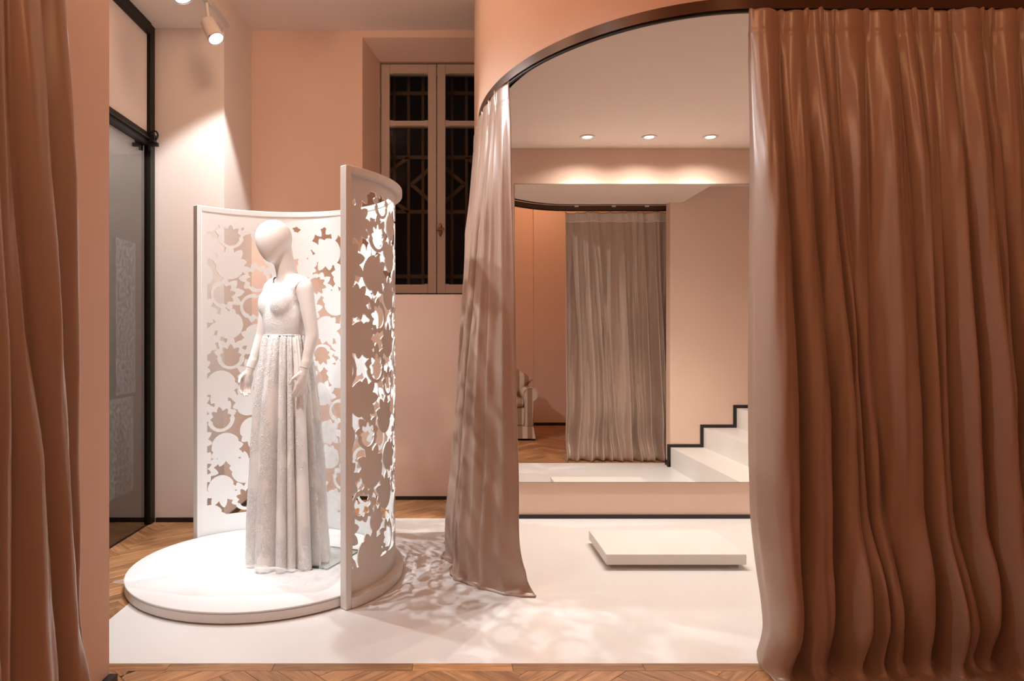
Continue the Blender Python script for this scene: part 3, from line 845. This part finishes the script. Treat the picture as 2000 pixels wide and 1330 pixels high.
for s_ in (-1, 1):
    sh, el, wr = arm_pts[s_]
    bodym.ell(sh-ld*s_*.012, (.050, .050, .056), RB)
    caps(bodym, sh, el, .046, .036); caps(bodym, el, wr, .037, .024)
    # hand
    dn = ((wr-el).normalized()*.55+Vector((0, 0, -1))*.6+fd*.10).normalized()
    sd_ = fd if True else ld                      # knuckle row runs fore and aft
    pal = ld*(-s_)                                # palm faces the body
    kn = wr+dn*.088
    R_h = Matrix(((sd_-dn*sd_.dot(dn)).normalized(), pal, -dn)).transposed()
    caps(bodym, wr-dn*.02, wr+dn*.03, .023, .021)
    bodym.ell(wr+dn*.052, (.036, .016, .050), R_h)
    ax = (sd_-dn*sd_.dot(dn)).normalized()
    for q, (o_, ln) in enumerate(((.028, .070), (.010, .080), (-.008, .075), (-.025, .058))):
        b0 = kn+ax*o_-dn*.012; j1 = b0+(dn*.9+pal*.12+ax*o_*1.5).normalized()*ln*.45
        j2 = j1+(dn*.85+pal*.50).normalized()*ln*.32; j3 = j2+(dn*.6+pal*.75).normalized()*ln*.26
        bodym.tube([b0-dn*.01, b0, j1, j2, j3, j3+(j3-j2)*.25], [.0085, .0092, .0086, .0076, .0062, .003], 10)
    t0 = wr+dn*.025+ax*.024
    t1 = t0+(dn*.6+ax*.55+pal*.25).normalized()*.040; t2 = t1+(dn*.85+ax*.15+pal*.35).normalized()*.034
    bodym.tube([t0-dn*.01, t0, t1, t2, t2+(t2-t1)*.2], [.013, .0125, .0102, .008, .004], 10)
mq = tag(empty('mannequin', MC), 'white faceless female mannequin with turned bowed head in the lace gown', 'mannequin')
remesh(bodym, 'body', mann_m, .0046, 5, mq, 1.13, 45)
for s_ in (-1, 1):
    sh, el, wr = arm_pts[s_]; d = (wr-el).normalized(); q = wr-d*.012
    m = MB(); m.tube([q-d*.0008, q+d*.0008], .0262, 24); m.build('wrist_joint', cord_m, mq, smooth=True)
g0 = Vector((-.633, 3.55, 0)); g1, g2 = Vector((.38, .925, 0))*.34, Vector((-.925, .38, 0))*.36
cn = [g0, g0+g1, g0+g1+g2, g0+g2]
MB().prism([(p.x, p.y) for p in cn], .0585, .0645).build('glass_base', base_glass, mq)
m = MB()
for i in range(4): m.bar((cn[i].x, cn[i].y, .0615), (cn[(i+1)%4].x, cn[(i+1)%4].y, .0615), .003, .0065)
m.build('glass_base_edge', glass_edge, mq)
MB().tube([L2(-.10, .05, .06), L2(-.09, .04, .55)], .010, 12).build('support_rod', chrome, mq, smooth=True, angle=50)

# ------------------------------------------------------------------ gown
gown = tag(empty('wedding_gown', MC+Vector((0, 0, .06))), 'sleeveless white lace wedding gown with gathered skirt and tulle train', 'dress')
bod = MB(); torso(bod, .0115)
bo = remesh(bod, 'bodice', bodice_m, .005, 5, gown, 0, 26)
bm = bmesh.new(); bm.from_mesh(bo.data)
kill = []
ZW = 1.262
for v in bm.verts:
    d = v.co-MC; a, b_, z = d.dot(fd), d.dot(ld), v.co.z
    nk = math.hypot((a+.012)/1.0, b_/1.25)
    if z < ZW-.012 or (nk < .070 and z > 1.52) or z > 1.612: kill.append(v)
    elif abs(b_) > .157+.03*max(0, (z-1.5)/.05) and z > 1.38: kill.append(v)
bmesh.ops.delete(bm, geom=kill, context='VERTS')
for _ in range(14):
    new = {}
    for v in bm.verts:
        be = [e_ for e_ in v.link_edges if e_.is_boundary]
        if len(be) == 2: new[v] = v.co.lerp((be[0].other_vert(v).co+be[1].other_vert(v).co)/2, .5)
    for v, c_ in new.items(): v.co = c_
bm.to_mesh(bo.data); bm.free()
sd = bo.modifiers.new('t', 'SOLIDIFY'); sd.thickness = .003
m = MB()   # waist seam piping
m.tube([L2(.105*math.cos(t)-.003, .127*math.sin(t), ZW+.002) for t in np.linspace(0, 2*math.pi, 60)], .0035, 8, caps=False)
m.build('waistband', bodice_m, gown, smooth=True)
rows = []
NT, NZ = 360, 90
ph = rng.uniform(0, 6.28, 8); nfold = 16
wd_ = np.array([1.5,.7,.5,1.1,.6,.9,.5,1.6,.6,.8,.5,1.2,.7,1.4,.6,.8]); lob = np.cumsum(wd_)/wd_.sum()*2*math.pi-.001
for j in range(NZ+1):
    t = j/NZ
    row = []
    fl_ = t**.62
    ra = .104+(.205-.104)*fl_
    rb_ = .126+(.212-.126)*fl_
    g = min(1, t/.28)
    for k in range(NT):
        th = 2*math.pi*k/NT
        i = int(np.searchsorted(lob, th)) % nfold
        l0 = lob[i-1]; l1 = lob[i]
        sp = (l1-l0) % (2*math.pi); u = ((th-l0) % (2*math.pi))/sp
        f = abs(math.sin(math.pi*u))**.8
        fine = math.sin(th*46+3*math.sin(th*5))*.0028*(1-min(1, t/.5))
        amp_ = (.007+.046*g)*(sp/.42)
        r_ = 1+0*f
        off = amp_*(f-.6)+fine+.006*noise.noise((th*2, t*5, 1.7))
        # slight set back: train side is fuller
        a = (ra+off)*math.cos(th); b_ = (rb_+off)*math.sin(th)
        z = ZW-(ZW-.0600)*t
        if j == NZ: z += .006*abs(math.sin(th*24))
        row.append(L2(a-.004-.012*t, b_, z))
    rows.append(row)
so_ = MB().grid(rows, True).build('skirt', lace_m, gown, smooth=True, fix=False)
sd = so_.modifiers.new('t', 'SOLIDIFY'); sd.thickness = .002
# under-skirt
rows = []
under = mat('blush_underskirt', (.80, .66, .58), .7)
for j in range(20):
    t = j/19; fl_ = t**.62
    rows.append([L2((.075+.085*fl_)*math.cos(th)-.012*t, (.095+.075*fl_)*math.sin(th), ZW-.02-(ZW-.080)*t) for th in np.linspace(0, 2*math.pi, 60, endpoint=False)])
MB().grid(rows, True).build('underskirt', under, gown, smooth=True, fix=False)
# tulle train
tr_rows = [((-.80,3.66,1.20),(-.79,3.84,1.20)),((-.735,3.60,.85),(-.64,3.86,.85)),((-.69,3.53,.50),(-.57,3.80,.50)),((-.66,3.46,.22),(-.52,3.70,.22)),((-.66,3.40,.085),(-.52,3.56,.085)),
 ((-.76,3.46,.075),(-.60,3.27,.070)),((-.92,3.50,.075),(-.80,3.22,.070)),((-1.10,3.52,.080),(-1.00,3.19,.070)),((-1.26,3.52,.080),(-1.20,3.20,.070)),((-1.40,3.48,.075),(-1.37,3.25,.070)),((-1.52,3.42,.070),(-1.50,3.29,.068)),((-1.63,3.36,.066),(-1.63,3.33,.064))]
def cr(p0, p1, p2, p3, t): return .5*((2*p1)+(-p0+p2)*t+(2*p0-5*p1+4*p2-p3)*t*t+(-p0+3*p1-3*p2+p3)*t**3)
def train(nm, dz, sd_, wid):
    rows = []; n = len(tr_rows); K = 10
    for i in range(n-1):
        for q in range(K+(1 if i == n-2 else 0)):
            t = q/K; row = []
            for w_ in np.linspace(.5-wid/2, .5+wid/2, 40):
                P_ = [Vector(tr_rows[min(max(i+d, 0), n-1)][0]).lerp(Vector(tr_rows[min(max(i+d, 0), n-1)][1]), w_) for d in (-1, 0, 1, 2)]
                p = cr(*P_, t); s = i+t
                fl_ = min(1, max(0, (s-3.6)/1.5))
                k1 = noise.noise((p.x*7, p.y*9, sd_)); k2 = noise.noise((p.x*17, p.y*19, sd_+3))
                edge = math.sin(math.pi*max(0, min(1, w_)))
                if fl_ > 0:
                    end = 1 if s < 9 else max(.15, (11-s)/2)
                    p.z += fl_*end*(.012+.055*max(0, k1+.15)*edge+.022*max(0, k2)); p.z += .004
                    p.z = max(p.z, .0625)
                nrm = Vector((.6, -.8, 0))
                p += nrm*(1-fl_)*.012*math.sin(w_*9+s*.4+sd_)
                p.z += dz*fl_
                row.append(tuple(p))
            rows.append(row)
    return MB().grid(rows).build(nm, tulle, gown, smooth=True, fix=False)
train('tulle_train', 0, 1.3, 1.0)

# ------------------------------------------------------------------ track lights at left
tk = tag(empty('light_track', (-1.50, 3.6, ZS)), 'slim white lighting track under the left soffit', 'light track')
B('rail', spot_white, (-1.515, -1.487, YL+.05, YP-.05, ZS-.022, ZS-.0005), tk)
def track_spot(label, lens, target, energy, size, blend, radius=.035, color=COL_TRACK):
    lens = Vector(lens); d = (Vector(target)-lens).normalized(); top = lens-d*.135
    o = tag(empty('track_spotlight', (-1.501, lens.y, ZS-.022)), label, 'spotlight', 'spotlights on the left track')
    prof = [(-.002,.030),(0,.046),(.125,.050),(.135,.050)]
    m = MB(); m.tube([top+d*z for z, r_ in prof], [r_ for z, r_ in prof], 32, caps=True); m.build('housing', spot_white, o, smooth=True, angle=40)
    m = MB(); m.tube([lens+d*.001, lens+d*.0025], .043, 32); m.build('lens', lens_m, o)
    m = MB(); m.tube([lens-d*.004, lens+d*.006], .0505, 32, caps=False); ob = m.build('bezel', chrome, o, smooth=True)
    hub = Vector((-1.501, lens.y+.0, ZS-.022)); knee = top+d*.02
    MB().box(hub.x-.016, hub.x+.016, hub.y-.05, hub.y+.05, ZS-.045, ZS-.022).build('adapter', spot_white, o)
    MB().tube([hub-Vector((0, 0, .02)), knee], .011, 12).build('arm', spot_white, o, smooth=True, angle=50)
    spot('spot_light', lens+d*.02, target, energy, size, blend, color, radius, o)
    return o
track_spot('white cylinder spotlight under the soffit at the pier corner', (-1.442, 4.25, 3.09), (-.35, 3.70, 1.00), E_TRACK*1.0, 108, .6, .022)
track_spot('spotlight cut by the top edge above the glass door', (-1.470, 3.80, 3.12), (-.87, 3.66, 1.35), E_TRACK*.85, 52, .6)
track_spot('nearest spotlight on the left track, aimed at the gown', (-1.44, 2.66, 3.10), (-.88, 3.66, .85), E_TRACK*1.4, 38, .8)
def ceiling_spot(label, base, lens, target, energy, size, blend, color=COL_TRACK, radius=.03):
    base, lens = Vector(base), Vector(lens); d = (Vector(target)-lens).normalized(); top = lens-d*.135
    o = tag(empty('ceiling_spotlight', base), label, 'spotlight')
    MB().lathe([(.045,-.025),(.05,0)], 24, base).build('canopy', spot_white, o, smooth=True, angle=40)
    MB().tube([base-Vector((0,0,.02)), top+d*.02], .011, 12).build('arm', spot_white, o, smooth=True, angle=50)
    MB().tube([top-d*.002, top, top+d*.125, lens], [.03,.046,.05,.05], 32).build('housing', spot_white, o, smooth=True, angle=40)
    MB().tube([lens+d*.001, lens+d*.0025], .043, 32).build('lens', lens_m, o)
    spot('spot_light', lens+d*.02, target, energy, size, blend, color, radius, o)
ceiling_spot('ceiling spotlight above the round platform, aimed at the pier', (-1.0, 4.05, ZC), (-1.02, 4.07, 3.43), (-1.86, 4.7, .95), E_TRACK*1.3, 64, .35)
ceiling_spot('added ceiling spotlight giving the right curtain its highlights', (-.95, 2.25, ZC), (-.93, 2.25, 3.43), (1.25, 2.75, .7), E_TRACK*.40, 60, .8, COL_TRACK, .08)  # added unseen spot, puts highlights on the satin folds
track_spot('spotlight between two others on the left track, aimed at the white floor', (-1.42, 3.15, 3.10), (.1, 3.05, .2), E_TRACK*.62, 100, .7)

# ------------------------------------------------------------------ downlights over the mirror
for i, (xx, lab) in enumerate(((.893, 'leftmost of the three recessed ceiling downlights before the mirror'), (1.298, 'middle of the three recessed ceiling downlights before the mirror'), (1.698, 'rightmost of the three recessed ceiling downlights before the mirror'))):
    o = tag(empty('downlight', (xx, 4.517, ZF)), lab, 'downlight', 'downlights before the mirror')
    m = MB(); m.lathe([(.030,-.003),(.048,-.006),(.050,-.001),(.030,-.0005)], 32, (xx, 4.517, ZF)); m.build('trim_ring', clip_m, o, smooth=True)
    m = MB(); m.lathe([(.0005,-.0045),(.031,-.0045),(.031,-.002),(.0005,-.002)], 32, (xx, 4.517, ZF)); m.build('lens', lens_m, o)
    spot('down_light', (xx, 4.517, ZF-.02), (xx, 4.50, 0), E_DOWN, 114, .7, COL_DOWN, .02, o)
    spot('down_light_spill', (xx, 4.517, ZF-.02), (xx, 4.50, 0), E_DOWN*.17, 150, .6, COL_DOWN, .02, o)

# ------------------------------------------------------------------ added warm globes, unseen, supplying the warm ambient light
for k, (gx_, gy_, lab, e_, col_) in enumerate(((-1.05, 1.2, 'added warm fill globe over the near left curtain', .25, COL_WARM), (1.2, .45, 'added warm fill globe above the striped armchair', .22, COL_WARM), (-.95, 3.25, 'added warm fill globe above the round platform', .36, COL_BAY))):
    o = tag(empty('fill_globe', (gx_, gy_, ZC)), lab, 'fill lamp', 'added warm fill globes')
    MB().lathe([(.06,-.02),(.065,-.001)], 32, (gx_, gy_, ZC)).build('mount', brass, o, smooth=True, angle=40)
    MB().tube([(gx_, gy_, ZC-.02), (gx_, gy_, ZC-.125)], .006, 10).build('stem', brass, o, smooth=True)
    MB().ell((gx_, gy_, ZC-.25), (.13, .13, .13), n=28, m=18).build('globe', fill_glow, o, smooth=True)
    d = bpy.data.lights.new('fill_light', 'POINT'); d.energy = E_WARM*e_; d.color = col_; d.shadow_soft_size = .12
    lo = bpy.data.objects.new('fill_light', d); C.objects.link(lo); lo.location = (0, 0, -.24); lo.parent = o

# ------------------------------------------------------------------ sensor on the partition end
sx, sy, sz = .17, 4.88, at(925, 402, 4.88).z
ws_ = tag(empty('wall_sensor', (sx, sy, sz)), 'small ivory plastic sensor on the partition beside the window', 'sensor')
m = MB(); m.ell((sx-.022, sy-.05, sz), (.020, .050, .058)); m.build('housing', device_m, ws_, smooth=True)
B('bracket', device_m, (sx-.02, sx+.003, sy-.02, sy+.03, sz+.02, sz+.05), ws_, .003)

# ------------------------------------------------------------------ armchair seen in the mirror
ac = tag(empty('armchair', (.62, .75, 0)), 'striped rolled-arm armchair reflected in the mirror', 'armchair')
B('seat_base', stripe, (.26, .99, .42, 1.08, .17, .40), ac, .02)
B('seat_cushion', stripe, (.36, .90, .52, 1.12, .40, .50), ac, .04)
m = MB(); m.box(.30, .96, .30, .50, .17, .80); m.build('backrest', stripe, ac, bevel=.06)
def arm_prof(cx, sg):
    pts = []
    for k in range(19):
        a = math.radians(-70+k*(290/18)); pts.append((cx+sg*(.02+.088*math.cos(a)), .555+.088*math.sin(a)))
    return [(cx+sg*.045, .17)]+pts+[(cx-sg*.06, .17)]
for cx, sg in ((.955, 1), (.295, -1)):
    pr = arm_prof(cx, sg); n = len(pr)
    m = MB(); m.add([(x, .38, z) for x, z in pr]+[(x, 1.13, z) for x, z in pr], [tuple(range(n)), tuple(range(2*n-1, n-1, -1))]+[(i, (i+1)%n, n+(i+1)%n, n+i) for i in range(n)])
    a_ = m.build('arm', stripe, ac, bevel=.008)
    MB().tube([(x, 1.132, z) for x, z in pr], .006, 6).build('piping', tape_m, a_, smooth=True)
m = MB(); m.add([(.235,.34,.17),(1.01,.34,.17),(1.01,1.135,.17),(.235,1.135,.17),(.215,.32,.025),(1.035,.32,.025),(1.035,1.155,.025),(.215,1.155,.025)], [(0,1,5,4),(1,2,6,5),(2,3,7,6),(3,0,4,7),(0,3,2,1)])
m.build('skirt', stripe, ac)
for lx, ly in ((.25,.36),(1.0,.36),(.25,1.12),(1.0,1.12)): B('foot', black, (lx-.03, lx+.03, ly-.03, ly+.03, 0, .03), ac)
cu = tag(empty('throw_cushion', (.84, .72, .64)), 'striped throw cushion leaning over the armchair arm', 'cushion')
rows = []
for j in range(17):
    row = []
    for k in range(17):
        u, v_ = j/8-1, k/8-1
        row.append((u, v_, (1-u**4)*(1-v_**4)))
    rows.append(row)
m = MB()
for sg in (1, -1):
    P_ = []
    for row in rows:
        rr = []
        for u, v_, h_ in row:
            k_ = 1-.10*(u*u+v_*v_-u*u*v_*v_)*(1 if abs(u) < 1 or abs(v_) < 1 else 0)
            q = Vector((u*.17*(1-.08*(1-v_*v_)*0), sg*.055*h_**.6, v_*.17))
            q = Matrix.Rotation(math.radians(38), 3, 'Y') @ q
            rr.append((.82+q.x, .74+q.y, .70+q.z*.80))
        P_.append(rr)
    m.grid(P_)
m.build('cover', stripe, cu, smooth=True)
